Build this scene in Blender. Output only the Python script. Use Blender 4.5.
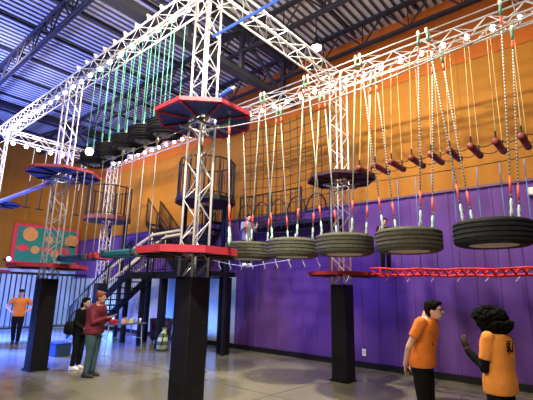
import bpy, math, random
from mathutils import Vector, Matrix
random.seed(7)
for o in list(bpy.data.objects): bpy.data.objects.remove(o)
SC = bpy.context.scene
COL = SC.collection
PI = math.pi

# ------------------------------------------------------------------ camera
cam_d = bpy.data.cameras.new('camera'); cam = bpy.data.objects.new('camera', cam_d); COL.objects.link(cam)
cam_d.sensor_width = 36.0; cam_d.lens = 405.0 / 533.0 * 36.0; cam_d.clip_start = 0.05; cam_d.clip_end = 200
RX = Vector((0.7583, 0.6516, 0.0210)); DN = Vector((-0.1281, 0.1804, -0.9752)); FW = RX.cross(DN).normalized()
DN = FW.cross(RX).normalized(); RX.normalize()
M = Matrix(((RX.x, -DN.x, -FW.x, 0), (RX.y, -DN.y, -FW.y, 0), (RX.z, -DN.z, -FW.z, 1.8), (0, 0, 0, 1)))
cam.matrix_world = M
SC.camera = cam

# ------------------------------------------------------------------ world, lights, exposure
W = bpy.data.worlds.new('world'); SC.world = W; W.use_nodes = True
W.node_tree.nodes['Background'].inputs[0].default_value = (0.35, 0.38, 0.85, 1)
W.node_tree.nodes['Background'].inputs[1].default_value = 0.04
SC.view_settings.view_transform = 'Standard'; SC.view_settings.look = 'None'
SC.view_settings.gamma = 1; SC.view_settings.exposure = 0.0
def area(name, loc, target, size, energy, color, size_y=None, spread=PI):
    d = bpy.data.lights.new(name, 'AREA'); d.energy = energy; d.color = color; d.size = size; d.spread = spread
    if size_y: d.shape = 'RECTANGLE'; d.size_y = size_y
    else: d.shape = 'DISK'
    o = bpy.data.objects.new(name, d); COL.objects.link(o); o.location = loc
    o.rotation_euler = (Vector(target) - Vector(loc)).to_track_quat('-Z', 'Y').to_euler()
    return o
area('high_bay_key', (-5.5, -6.0, 8.4), (-4.5, 9.8, 3.2), 1.4, 300, (1.0, 0.84, 0.66), spread=2.0)
area('high_bay_front', (0.5, -3.5, 8.4), (-2.0, 9.8, 3.2), 1.2, 230, (1.0, 0.84, 0.66), spread=2.2)
area('high_bay_right', (2.4, 3.5, 8.4), (-1.5, 9.8, 5.0), 0.9, 90, (1.0, 0.86, 0.70), spread=2.4)
area('high_bay_over_tyres', (-3.9, 5.9, 8.3), (-3.9, 5.9, 0.0), 0.28, 900, (1.0, 0.88, 0.64))
area('high_bay_middle', (-8.5, 5.2, 8.3), (-8.5, 5.8, 0.0), 0.3, 380, (1.0, 0.88, 0.66))
area('blue_wash_end', (-18.8, 6.0, 0.4), (-21.6, 6.8, 0.9), 3.0, 120, (0.10, 0.26, 1.0), 0.5, spread=2.0)
area('blue_wash_deck', (-12.0, 9.15, 0.12), (-12.0, 9.75, 1.3), 3.6, 60, (0.14, 0.36, 1.0), 0.2, spread=1.9)
area('blue_wash_floor', (-17.5, 1.5, 6.3), (-15.6, 4.0, 0.0), 1.6, 5200, (0.06, 0.14, 1.0), 1.0, spread=1.25)
area('blue_wash_roof', (-17.0, 0.0, 4.5), (-15.5, 3.0, 9.2), 2.0, 1700, (0.20, 0.26, 1.0), 1.0, spread=2.2)
area('cyan_wash_stairs', (-18.0, 9.1, 0.3), (-18.6, 9.8, 1.4), 3.5, 110, (0.25, 0.62, 1.0), 0.3)
area('left_wall_fill', (-12.5, 1.5, 8.4), (-17.0, 9.8, 4.6), 1.6, 450, (1.0, 0.84, 0.66), spread=1.4)  # added fill light without a fixture, lifts the orange at far left
area('ceiling_fill', (-4.5, 1.5, 4.0), (-5.0, 3.5, 9.2), 2.5, 420, (1.0, 0.84, 0.66), 1.0, spread=1.7)  # unseen fill added below the roof to brighten the deck
area('tower_fill', (-1.2, 0.6, 8.4), (-4.85, 3.95, 3.3), 0.5, 95, (1.0, 0.92, 0.76), spread=0.75)  # extra invisible light, added to brighten the central tower
area('blue_wash_wall', (-12.0, 3.0, 6.0), (-4.6, 9.8, 1.6), 1.0, 75, (0.10, 0.05, 1.0), spread=0.9)

# ------------------------------------------------------------------ materials
def mat(name, col, rough=0.6, metal=0.0, var=0.12, scale=6.0, bump=0.0, bscale=40.0, emit=None, es=0.0, spec=0.5):
    m = bpy.data.materials.new(name); m.use_nodes = True; nt = m.node_tree; b = nt.nodes['Principled BSDF']
    b.inputs['Roughness'].default_value = rough; b.inputs['Metallic'].default_value = metal
    b.inputs['Specular IOR Level'].default_value = spec
    tc = nt.nodes.new('ShaderNodeTexCoord')
    n = nt.nodes.new('ShaderNodeTexNoise'); n.inputs['Scale'].default_value = scale; n.inputs['Detail'].default_value = 4
    nt.links.new(tc.outputs['Object'], n.inputs['Vector'])
    r = nt.nodes.new('ShaderNodeValToRGB'); r.color_ramp.elements[0].position = 0.3; r.color_ramp.elements[1].position = 0.7
    r.color_ramp.elements[0].color = tuple(max(0, c * (1 - var)) for c in col) + (1,)
    r.color_ramp.elements[1].color = tuple(min(1, c * (1 + var)) for c in col) + (1,)
    nt.links.new(n.outputs['Fac'], r.inputs['Fac']); nt.links.new(r.outputs['Color'], b.inputs['Base Color'])
    if bump:
        n2 = nt.nodes.new('ShaderNodeTexNoise'); n2.inputs['Scale'].default_value = bscale
        nt.links.new(tc.outputs['Object'], n2.inputs['Vector'])
        bp = nt.nodes.new('ShaderNodeBump'); bp.inputs['Strength'].default_value = bump; bp.inputs['Distance'].default_value = 0.02
        nt.links.new(n2.outputs['Fac'], bp.inputs['Height']); nt.links.new(bp.outputs['Normal'], b.inputs['Normal'])
    if emit:
        b.inputs['Emission Color'].default_value = tuple(emit) + (1,); b.inputs['Emission Strength'].default_value = es
    return m
def rope_mat(name, c0, c1, scale):
    m = mat(name, c0, 0.8); nt = m.node_tree; b = nt.nodes['Principled BSDF']
    tc = nt.nodes.new('ShaderNodeTexCoord'); w = nt.nodes.new('ShaderNodeTexWave'); w.bands_direction = 'Z'
    w.inputs['Scale'].default_value = scale; nt.links.new(tc.outputs['Object'], w.inputs['Vector'])
    r = nt.nodes.new('ShaderNodeValToRGB'); r.color_ramp.elements[0].position = 0.4; r.color_ramp.elements[1].position = 0.6
    r.color_ramp.elements[0].color = tuple(c0) + (1,); r.color_ramp.elements[1].color = tuple(c1) + (1,)
    nt.links.new(w.outputs['Fac'], r.inputs['Fac']); nt.links.new(r.outputs['Color'], b.inputs['Base Color'])
    return m
ALU = mat('aluminium truss', (0.54, 0.54, 0.55), 0.38, 0.3, 0.08)
STEEL_DK = mat('dark painted roof steel', (0.018, 0.019, 0.030), 0.6, 0.0, spec=0.3)
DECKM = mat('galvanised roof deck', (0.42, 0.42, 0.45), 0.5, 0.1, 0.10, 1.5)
BLACKM = mat('black painted steel', (0.008, 0.008, 0.011), 0.5, 0.0, spec=0.25)
PADM = mat('black vinyl padding', (0.009, 0.009, 0.012), 0.42, 0.0, 0.3, 3.0, 0.25, 8.0, spec=0.22)
REDM = mat('red painted steel', (0.42, 0.025, 0.045), 0.5)
BLUEM = mat('blue plywood underside', (0.022, 0.045, 0.22), 0.6)
DKMAR = mat('dark maroon underside', (0.05, 0.012, 0.022), 0.6)
REDROPE = mat('red webbing', (0.75, 0.030, 0.055), 0.7, 0, 0.25, 30)
REDLOG = mat('dark red varnished log', (0.20, 0.022, 0.020), 0.5, 0, 0.3, 20)
RUBBER = mat('worn tyre rubber', (0.066, 0.066, 0.044), 0.78, 0, 0.3, 14, 0.35, 60)
RUBBER_DK = mat('black tyre rubber', (0.014, 0.015, 0.019), 0.75, 0, 0.3, 14, 0.3, 60, spec=0.25)
PLATE = mat('pale plywood foot plate', (0.62, 0.60, 0.46), 0.6)
MINT = mat('mint green rope', (0.16, 0.55, 0.42), 0.8, 0, 0.15, 30)
PALE = rope_mat('pale green flecked rope', (0.34, 0.40, 0.28), (0.58, 0.62, 0.48), 6.0)
DOTTED = rope_mat('black and white flecked rope', (0.10, 0.12, 0.12), (0.62, 0.62, 0.56), 5.5)
YELLOW = mat('thin tan cord', (0.52, 0.40, 0.19), 0.8)
GREYR = mat('grey cord', (0.40, 0.40, 0.42), 0.8)
BLUER = mat('thin blue cord', (0.10, 0.20, 0.50), 0.8)
BLKROPE = mat('black rope', (0.015, 0.013, 0.014), 0.85)
WIRE = mat('galvanised wire', (0.75, 0.75, 0.74), 0.4, 0.5)
TAPE = mat('orange red tape', (0.80, 0.10, 0.055), 0.6)
TEALK = mat('teal and white knot', (0.45, 0.68, 0.62), 0.8, 0, 0.5, 60)
GREENB = mat('dark green sling', (0.05, 0.20, 0.14), 0.7)
SHACK = mat('pale shackle', (0.85, 0.82, 0.70), 0.4, 0.3)
BLUEDEV = mat('blue sling', (0.015, 0.06, 0.33), 0.6)
BULB = mat('glowing bulb glass', (1, 1, 1), 0.3, emit=(1.0, 0.93, 0.82), es=22)
LENS = mat('glowing lamp lens', (1, 1, 1), 0.3, emit=(1.0, 0.95, 0.66), es=14)
LEDB = mat('glowing blue led lens', (1, 1, 1), 0.3, emit=(0.45, 0.60, 1.0), es=5)
TEAL = mat('teal foam pad', (0.008, 0.10, 0.115), 0.6)
NAVY = mat('navy foam pad', (0.010, 0.04, 0.095), 0.6)
WHITE = mat('white plastic', (0.80, 0.80, 0.78), 0.5)
TABLEM = mat('grey plastic table top', (0.10, 0.11, 0.115), 0.5)
PALEWOOD = mat('pale yellow handrail', (0.62, 0.56, 0.36), 0.45)
PURPLETUBE = mat('pale lilac tube', (0.45, 0.40, 0.62), 0.4, 0.2)

# ------------------------------------------------------------------ mesh helper
class MB:
    def __init__(s): s.v = []; s.f = []; s.mi = []
    def add(s, vs, fs, m=0):
        k = len(s.v); s.v += [Vector(v) for v in vs]; s.f += [tuple(i + k for i in f) for f in fs]; s.mi += [m] * len(fs); return s
    def box(s, c, d, rz=0.0, m=0, R=None):
        R = R or Matrix.Rotation(rz, 3, 'Z'); c = Vector(c)
        vs = [c + R @ Vector((x * d[0] / 2, y * d[1] / 2, z * d[2] / 2)) for x in (-1, 1) for y in (-1, 1) for z in (-1, 1)]
        return s.add(vs, [(0, 1, 3, 2), (4, 6, 7, 5), (0, 4, 5, 1), (2, 3, 7, 6), (0, 2, 6, 4), (1, 5, 7, 3)], m)
    def path(s, pts, rad, n=6, m=0, caps=True):
        pts = [Vector(p) for p in pts]
        if not isinstance(rad, (list, tuple)): rad = [rad] * len(pts)
        rings = []; prev = None
        for i, p in enumerate(pts):
            t = (pts[min(i + 1, len(pts) - 1)] - pts[max(i - 1, 0)]).normalized()
            if prev is None:
                a = Vector((0, 0, 1)) if abs(t.z) < 0.9 else Vector((1, 0, 0))
                u = t.cross(a).normalized()
            else:
                u = (prev - t * prev.dot(t)).normalized()
            prev = u; w = t.cross(u)
            r = rad[i]; ru, rw = (r if isinstance(r, (tuple, list)) else (r, r))
            rings.append([p + u * (math.cos(2 * PI * k / n) * ru) + w * (math.sin(2 * PI * k / n) * rw) for k in range(n)])
        vs = [v for r in rings for v in r]; fs = []
        for i in range(len(rings) - 1):
            for k in range(n):
                fs.append((i * n + k, i * n + (k + 1) % n, (i + 1) * n + (k + 1) % n, (i + 1) * n + k))
        if caps:
            fs.append(tuple(reversed(range(n)))); fs.append(tuple((len(rings) - 1) * n + k for k in range(n)))
        return s.add(vs, fs, m)
    def tube(s, a, b, r, n=6, m=0): return s.path([a, b], r, n, m)
    def ell(s, c, r, n=12, k=8, m=0, R=None):
        c = Vector(c); vs = []; fs = []
        if not isinstance(r, (tuple, list)): r = (r, r, r)
        for i in range(1, k):
            th = PI * i / k
            for j in range(n):
                ph = 2 * PI * j / n
                v = Vector((math.sin(th) * math.cos(ph) * r[0], math.sin(th) * math.sin(ph) * r[1], math.cos(th) * r[2]))
                vs.append(c + (R @ v if R else v))
        t = Vector((0, 0, r[2])); b = Vector((0, 0, -r[2]))
        vs += [c + (R @ t if R else t), c + (R @ b if R else b)]; T = len(vs) - 2; B = T + 1
        for i in range(k - 2):
            for j in range(n): fs.append((i * n + j, (i + 1) * n + j, (i + 1) * n + (j + 1) % n, i * n + (j + 1) % n))
        for j in range(n):
            fs.append((T, j, (j + 1) % n)); fs.append((B, (k - 2) * n + (j + 1) % n, (k - 2) * n + j))
        return s.add(vs, fs, m)
    def lathe(s, c, prof, n=32, closed=False, m=0):
        c = Vector(c); vs = []; fs = []
        for r, z in prof:
            for j in range(n):
                a = 2 * PI * j / n; vs.append(c + Vector((r * math.cos(a), r * math.sin(a), z)))
        P = len(prof)
        for i in range(P if closed else P - 1):
            q = (i + 1) % P
            for j in range(n): fs.append((i * n + j, i * n + (j + 1) % n, q * n + (j + 1) % n, q * n + j))
        return s.add(vs, fs, m)
    def prism(s, poly, z0, z1, m=0):
        n = len(poly); vs = [(x, y, z0) for x, y in poly] + [(x, y, z1) for x, y in poly]
        fs = [tuple(reversed(range(n))), tuple(range(n, 2 * n))] + [(i, (i + 1) % n, n + (i + 1) % n, n + i) for i in range(n)]
        return s.add(vs, fs, m)
    def ring(s, outer, inner, z0, z1, m=0):
        n = len(outer); vs = [(x, y, z0) for x, y in outer] + [(x, y, z1) for x, y in outer] + [(x, y, z0) for x, y in inner] + [(x, y, z1) for x, y in inner]
        fs = []
        for i in range(n):
            j = (i + 1) % n
            fs += [(i, j, n + j, n + i), (2 * n + j, 2 * n + i, 3 * n + i, 3 * n + j), (n + i, n + j, 3 * n + j, 3 * n + i), (j, i, 2 * n + i, 2 * n + j)]
        return s.add(vs, fs, m)
    def build(s, name, m, parent=None, smooth=False, local=False, tags=None):
        off = Vector((0, 0, 0))
        if parent is not None and not local:
            p = parent
            while p is not None: off += Vector(p.location); p = p.parent
        me = bpy.data.meshes.new(name); me.from_pydata([tuple(v - off) for v in s.v], [], s.f)
        for x in (m if isinstance(m, (list, tuple)) else [m]): me.materials.append(x)
        me.polygons.foreach_set('material_index', s.mi)
        if smooth: me.polygons.foreach_set('use_smooth', [True] * len(me.polygons))
        me.update()
        o = bpy.data.objects.new(name, me); COL.objects.link(o)
        if parent is not None: o.parent = parent
        if tags:
            for k, v in tags.items(): o[k] = v
        return o
def own(o, center):       # put a one-mesh thing's origin at center
    c = Vector(center); o.data.transform(Matrix.Translation(-c)); o.location = c; return o
def tag(o, label, cat, group=None):
    o['label'] = label; o['category'] = cat; o['kind'] = 'thing'
    if group: o['group'] = group
    return o
def thing(name, label, cat, loc, group=None, rz=0.0, sc=1.0):
    o = bpy.data.objects.new(name, None); COL.objects.link(o); o.location = loc; o.rotation_euler = (0, 0, rz); o.scale = (sc, sc, sc)
    o.empty_display_size = 0.1
    return tag(o, label, cat, group)
def struct(o): o['kind'] = 'structure'; return o
def copy_tree(o, loc, label=None, group=None):
    c = o.copy(); COL.objects.link(c); c.location = loc
    if label: c['label'] = label
    if group: c['group'] = group
    for ch in o.children:
        d = ch.copy(); COL.objects.link(d); d.parent = c
        for g in ch.children:
            e = g.copy(); COL.objects.link(e); e.parent = d
    return c
def ngon(cx, cy, r, n=8, ph=0.0): return [(cx + r * math.cos(2 * PI * k / n + ph), cy + r * math.sin(2 * PI * k / n + ph)) for k in range(n)]

# ------------------------------------------------------------------ room shell
YW, XE, ZD = 9.81, -21.7, 9.2
floor_m = mat('polished concrete', (0.178, 0.168, 0.122), 0.30, 0, 0.14, 0.5, 0.03, 2.0)
def floor_nodes():
    nt = floor_m.node_tree; b = nt.nodes['Principled BSDF']; tc = nt.nodes.new('ShaderNodeTexCoord')
    n = nt.nodes.new('ShaderNodeTexNoise'); n.inputs['Scale'].default_value = 2.2; n.inputs['Detail'].default_value = 6
    nt.links.new(tc.outputs['Object'], n.inputs['Vector'])
    r = nt.nodes.new('ShaderNodeMapRange'); r.inputs['To Min'].default_value = 0.14; r.inputs['To Max'].default_value = 0.30
    nt.links.new(n.outputs['Fac'], r.inputs['Value']); nt.links.new(r.outputs['Result'], b.inputs['Roughness'])
floor_nodes()
fl = MB(); fl.add([(-24, -12, 0), (8, -12, 0), (8, 10.2, 0), (-24, 10.2, 0)], [(0, 1, 2, 3)])
floor = struct(fl.build('floor', floor_m))
jm = mat('floor joint', (0.05, 0.048, 0.045), 0.6)
jb = MB()
for x in (-14.2, -9.6, -5.0, -0.4): jb.box((x, 0, 0.001), (0.018, 24, 0.003))
for y in (-3.2, 1.4, 6.0): jb.box((-8, y, 0.001), (32, 0.018, 0.003))
jo = struct(jb.build('floor_joint', jm, floor))

def ribwall(axis, a0, a1, fixed, z0, z1, pitch, depth, sgn, mi, mb):
    prof = []; a = a0
    while a < a1:
        prof += [(a, 0), (a + pitch * 0.80, 0), (a + pitch * 0.85, depth), (a + pitch * 0.95, depth)]; a += pitch
    vs = []
    for p, d in prof:
        for z in (z0, z1):
            vs.append((p, fixed - sgn * d, z) if axis == 'x' else (fixed - sgn * d, p, z))
    fs = [(2 * i, 2 * i + 2, 2 * i + 3, 2 * i + 1) for i in range(len(prof) - 1)]
    mb.add(vs, fs, mi)
ORANGE = mat('orange ribbed panels', (0.32, 0.132, 0.017), 0.6, 0, 0.10, 0.7, spec=0.12)
PURPLE = mat('purple ribbed panels', (0.105, 0.046, 0.235), 0.6, 0, 0.12, 0.8, spec=0.15)
ORBAND = mat('rust orange upper panels', (0.40, 0.105, 0.016), 0.6, 0, 0.10, 0.7, spec=0.12)
wb = MB()
ribwall('x', XE, 6.0, YW, 0.0, 4.2, 0.46, 0.014, 1, 1, wb)
ribwall('x', XE, 6.0, YW, 4.2, 7.35, 0.92, 0.010, 1, 0, wb)
ribwall('x', XE, 6.0, YW - 0.015, 7.35, 9.3, 0.92, 0.010, 1, 2, wb)
wb.box((-8, YW + 0.15, 4.6), (28, 0.2, 9.4), m=1)
ribwall('x', XE, -9.9, YW - 0.03, 0.0, 2.25, 0.60, 0.014, 1, 3, wb)
PALEW = mat('pale blue lower panels', (0.36, 0.40, 0.52), 0.6, 0, 0.15, 1.2, spec=0.2)
struct(wb.build('wall_back', [ORANGE, PURPLE, ORBAND, PALEW]))
we = MB()
ribwall('y', -2, YW, XE, 2.6, 9.3, 0.92, 0.010, -1, 0, we)
ribwall('y', -2, YW, XE, 0.0, 2.6, 0.46, 0.014, -1, 1, we)
we.box((XE - 0.15, 3.9, 4.6), (0.2, 12, 9.4), m=1)
struct(we.build('wall_left', [ORANGE, PALEW]))
struct(MB().box((-8, YW - 0.05, 0.07), (27.6, 0.05, 0.14)).build('baseboard_back', BLACKM))
struct(MB().box((-8, YW - 0.035, 4.2), (27.6, 0.03, 0.05)).build('trim_1', mat('purple cap strip', (0.10, 0.035, 0.12), 0.5)))
# corrugated roof deck, flutes running towards the back wall
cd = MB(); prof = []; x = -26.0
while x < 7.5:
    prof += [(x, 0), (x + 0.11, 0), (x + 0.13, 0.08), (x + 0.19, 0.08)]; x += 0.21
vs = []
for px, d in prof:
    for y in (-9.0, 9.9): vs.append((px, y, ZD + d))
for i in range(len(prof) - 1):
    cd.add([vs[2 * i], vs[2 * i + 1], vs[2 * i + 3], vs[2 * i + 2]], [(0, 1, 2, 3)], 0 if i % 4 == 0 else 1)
struct(cd.build('ceiling', [DECKM, mat('painted shade flutes', (0.11, 0.11, 0.12), 0.7)]))  # darker flute material paints the shade of the recesses into the deck
pb_ = MB()
for k in range(15): pb_.box((-21.0 + 1.78 * k, 0.5, ZD - 0.035), (0.075, 18, 0.07))
struct(pb_.build('roof_purlin', STEEL_DK, None))

def joist(y, x0=-23.0, x1=5.0, depth=0.80):
    r = bpy.data.objects.new('roof_joist', None); COL.objects.link(r); r.location = (0, y, ZD); struct(r)
    t = MB()
    for dy in (-0.06, 0.06): t.box(((x0 + x1) / 2, y + dy * .8, ZD - 0.10), (x1 - x0, 0.05, 0.07))
    t.build('top_chord', STEEL_DK, r)
    b = MB()
    for dy in (-0.05, 0.05): b.box(((x0 + x1) / 2, y + dy * .8, ZD - depth), (x1 - x0, 0.05, 0.07))
    b.build('bottom_chord', STEEL_DK, r)
    w = MB(); n = int((x1 - x0) / 1.25); st = (x1 - x0) / n
    for i in range(n):
        a = x0 + i * st
        w.tube((a, y, ZD - 0.08), (a + st / 2, y, ZD - depth), 0.026, 5); w.tube((a + st / 2, y, ZD - depth), (a + st, y, ZD - 0.08), 0.026, 5)
        w.tube((a + st / 2, y, ZD - depth), (a + st / 2, y, ZD - 0.08), 0.018, 5)
    w.build('web', STEEL_DK, r)
for y in (9.12, 7.24, 5.36, 3.46, 1.58, -0.30): joist(y)
def girder(x, y0=-6.0, y1=9.7):
    r = bpy.data.objects.new('roof_girder', None); COL.objects.link(r); r.location = (x, 0, 9.0); struct(r)
    MB().box((x, (y0 + y1) / 2, ZD - 0.16), (0.26, y1 - y0, 0.16)).build('top_chord', STEEL_DK, r)
    MB().box((x, (y0 + y1) / 2, 7.72), (0.24, y1 - y0, 0.16)).build('bottom_chord', STEEL_DK, r)
    w = MB(); st = 1.88; y = 9.12; k = 0
    while y > y0 + st:
        w.box((x, y, 8.4), (0.12, 0.12, 1.3))
        if k % 2 == 0: w.tube((x, y, 7.75), (x, y - st, 9.0), 0.06, 6)
        else: w.tube((x, y, 9.0), (x, y - st, 7.75), 0.06, 6)
        y -= st; k += 1
    w.build('web', STEEL_DK, r)
for gx in (-7.32, -18.3): girder(gx)

# ------------------------------------------------------------------ aluminium box truss
def lacing(mb, a, b, half, ax1, ax2, r=0.0085):
    a = Vector(a); b = Vector(b); d = b - a; L = d.length; n = max(2, int(L / 0.31)); st = d / n
    fc = [(ax1 * half, ax2), (-ax1 * half, ax2), (ax2 * half, ax1), (-ax2 * half, ax1)]
    for off, sd in fc:
        for i in range(n):
            s = 1 if i % 2 else -1
            mb.tube(a + st * i + off + sd * (half * s), a + st * (i + 1) + off - sd * (half * s), r, 5)
def truss(name, label, a, b, s=0.30, cat='truss beam', group=None, m=None):
    m = m or ALU
    a = Vector(a); b = Vector(b); d = (b - a).normalized()
    ax1 = Vector((0, 0, 1)) if abs(d.z) < 0.5 else Vector((1, 0, 0))
    ax2 = d.cross(ax1).normalized()
    r = thing(name, label, cat, tuple(a), group); h = s / 2
    for i in (-1, 1):
        for j in (-1, 1):
            MB().tube(a + ax1 * (h * i) + ax2 * (h * j), b + ax1 * (h * i) + ax2 * (h * j), 0.0195, 8).build('chord', m, r, True)
    l = MB(); lacing(l, a, b, h, ax1, ax2); l.build('lacing', m, r)
    return r
ZT = 6.92
T1, T2 = (-4.85, 3.95), (-10.1, 3.95)
T3 = (-4.70, 8.02); T4 = (-15.5, 3.95); T5 = (-15.45, 8.02)
tower_info = [
    (T1, 'tall box truss tower nearest the camera, standing out of the central black pad', True),
    (T2, 'box truss tower at left rising from black pad beside the two women', True),
    (T3, 'box truss tower close to the purple wall, behind the hanging tyre row', True),
    (T4, 'box truss tower cut by the left edge of the picture', True),
    (T5, 'distant box truss tower passing up through the round caged balcony', True)]
for (x, y), lab, pad in tower_info:
    r = truss('truss_tower', lab, (x, y, 0.02), (x, y, 7.25 if x == -4.85 else 7.08), 0.30, 'truss tower')
    pb = MB(); h = 0.185; c = 0.018
    poly = [(x - h + c, y - h), (x + h - c, y - h), (x + h, y - h + c), (x + h, y + h - c), (x + h - c, y + h), (x - h + c, y + h), (x - h, y + h - c), (x - h, y - h + c)]
    pb.prism(poly, 0.03, 1.98)
    pb.build('padding', PADM, r, tags={'label': 'black vinyl padding wrapped round the tower foot'})
    s = MB()
    for z in (0.66, 1.32): s.ring([(x - h - .004, y - h - .004), (x + h + .004, y - h - .004), (x + h + .004, y + h + .004), (x - h - .004, y + h + .004)],
                                  [(x - h + .03, y - h + .03), (x + h - .03, y - h + .03), (x + h - .03, y + h - .03), (x - h + .03, y + h - .03)], z - 0.006, z + 0.006)
    s.build('pad_seam', BLACKM, r)
    MB().box((x, y, 0.015), (0.42, 0.42, 0.028)).build('base_plate', BLACKM, r)
truss('truss_beam', 'long box truss overhead at left carrying bulbs and mint ropes', (-15.5, 3.95, ZT), (-4.99, 3.95, ZT))
truss('truss_beam', 'box truss along the orange wall, hung with bulbs and tyre ropes', (-15.45, 8.02, ZT), (1.2, 8.02, ZT))
truss('truss_beam', 'box truss crossing from the central tower top to the wall truss', (-4.72, 4.15, ZT), (-4.72, 7.84, ZT))
truss('truss_beam', 'short distant box truss across the far end with hanging bulbs', (-15.5, 4.15, ZT), (-15.5, 7.84, ZT))

# clamps on the trusses
for i in range(11):
    x = -9.6 + 0.44 * i
    r = thing('sling_clamp', 'pale double clamp on the top edge of the left bulb truss', 'clamp', (x, 3.80, ZT + 0.17), 'pale clamps on top of the left truss')
    b = MB(); b.box((x, 3.80, ZT + 0.19), (0.06, 0.06, 0.05)); b.build('body', SHACK, r)
    b = MB(); b.box((x, 3.80, ZT + 0.23), (0.035, 0.11, 0.035)); b.build('jaw', WIRE, r)

# bulbs
def bulbs(label, pts, rad=0.050):
    r = thing('string_light', label, 'string light', pts[0])
    c = MB(); c.path([Vector(p) + Vector((0, 0, 0.075)) for p in pts], 0.008, 4); c.build('cord', BLACKM, r)
    base = MB().ell((0, 0, 0), (rad, rad, rad * 1.15), 10, 6); sk = MB().tube((0, 0, rad), (0, 0, 0.085), 0.02, 6)
    b0 = base.build('bulb', BULB, r, True, True); s0 = sk.build('socket', BLACKM, b0, False, True)
    for i, p in enumerate(pts):
        q = Vector(p) - Vector(pts[0])
        if i == 0: b0.location = q; continue
        c = b0.copy(); COL.objects.link(c); c.location = q
        d = s0.copy(); COL.objects.link(d); d.parent = c
bulbs('string of white bulbs inside the left overhead truss', [(-15.3 + 0.47 * i, 3.93, ZT - 0.06) for i in range(22)])
bulbs('string of white bulbs along the truss over the orange wall', [(-15.2 + 0.45 * i, 7.90, ZT - 0.13) for i in range(35)])
bulbs('row of five spaced white bulbs on the distant end truss', [(-15.5, 4.3 + 0.42 * i, ZT - 0.26) for i in range(5)], 0.06)

# ------------------------------------------------------------------ platforms on the towers
def platform(label, c, z, R, th, rim_m, deck_m, rib_m, ph=PI / 8, clamp=True, group=None, n=8):
    x, y = c
    r = thing('octagonal_platform', label, 'platform', (x, y, z), group)
    q = 0.165
    inner = [(x + sx * q, y + sy * q) for sx, sy in ((1, 0), (1, 1), (0, 1), (-1, 1), (-1, 0), (-1, -1), (0, -1), (1, -1))]
    def oct_(rr): return ngon(x, y, rr, 8, ph if abs(ph) > 1e-6 else 0.0)
    # match the inner square's eight points to the octagon's eight corners
    k0 = 0
    o8 = ngon(x, y, R - 0.012, 8, 0.0)
    if ph: o8 = [(x + (R - 0.012) * math.cos(2 * PI * k / 8 + ph), y + (R - 0.012) * math.sin(2 * PI * k / 8 + ph)) for k in range(8)]
    MB().ring(o8, inner, z + 0.015, z + th - 0.005).build('deck', deck_m, r)
    o9 = [(x + R * math.cos(2 * PI * k / 8 + ph), y + R * math.sin(2 * PI * k / 8 + ph)) for k in range(8)]
    i9 = [(x + (R - 0.05) * math.cos(2 * PI * k / 8 + ph), y + (R - 0.05) * math.sin(2 * PI * k / 8 + ph)) for k in range(8)]
    MB().ring(o9, i9, z, z + th).build('rim', rim_m, r)
    for k in range(8):
        a = 2 * PI * k / 8 + ph
        MB().tube((x + 0.24 * math.cos(a), y + 0.24 * math.sin(a), z - 0.004), (x + (R - 0.05) * math.cos(a), y + (R - 0.05) * math.sin(a), z - 0.004), 0.022, 6).build('rib', rib_m, r)
    if clamp:
        for sy in (-1, 1):
            MB().tube((x - 0.36, y + sy * 0.19, z - 0.07), (x + 0.36, y + sy * 0.19, z - 0.07), 0.026, 8).build('clamp_tube', ALU, r, True)
        for sx in (-1, 1):
            MB().tube((x + sx * 0.19, y - 0.34, z - 0.125), (x + sx * 0.19, y + 0.34, z - 0.125), 0.026, 8).build('clamp_tube', ALU, r, True)
    return r
platform('upper octagonal platform with blue underside and red rim on the central tower', (-4.80, 3.95), 4.47, 0.80, 0.06, REDM, BLUEM, REDM)
platform('lower red-rimmed platform low on the central tower above the pad', (-4.98, 3.95), 2.30, 0.80, 0.10, REDM, DKMAR, DKMAR, clamp=False)
platform('upper octagonal platform on the left tower, purple under a pink rim', (-9.98, 3.95), 4.44, 0.86, 0.06, REDM, BLUEM, DKMAR)
platform('lower red platform on the left tower, just above its black pad', (-10.15, 3.95), 2.22, 0.86, 0.08, REDM, DKMAR, DKMAR, clamp=False)
platform('upper dark maroon platform on the tower by the purple wall', (-4.67, 8.02), 4.34, 0.80, 0.07, DKMAR, DKMAR, DKMAR)
platform('lower thin red platform on the tower by the purple wall', (-4.66, 8.02), 2.17, 0.80, 0.07, REDM, REDM, DKMAR, clamp=False)
platform('upper platform on the tower cut by the left edge', (-15.5, 3.95), 4.44, 0.86, 0.06, BLUEM, BLUEM, DKMAR)
platform('lower red platform on the tower cut by the left edge', (-15.5, 3.95), 2.22, 0.86, 0.08, REDM, DKMAR, DKMAR, clamp=False)

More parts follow.
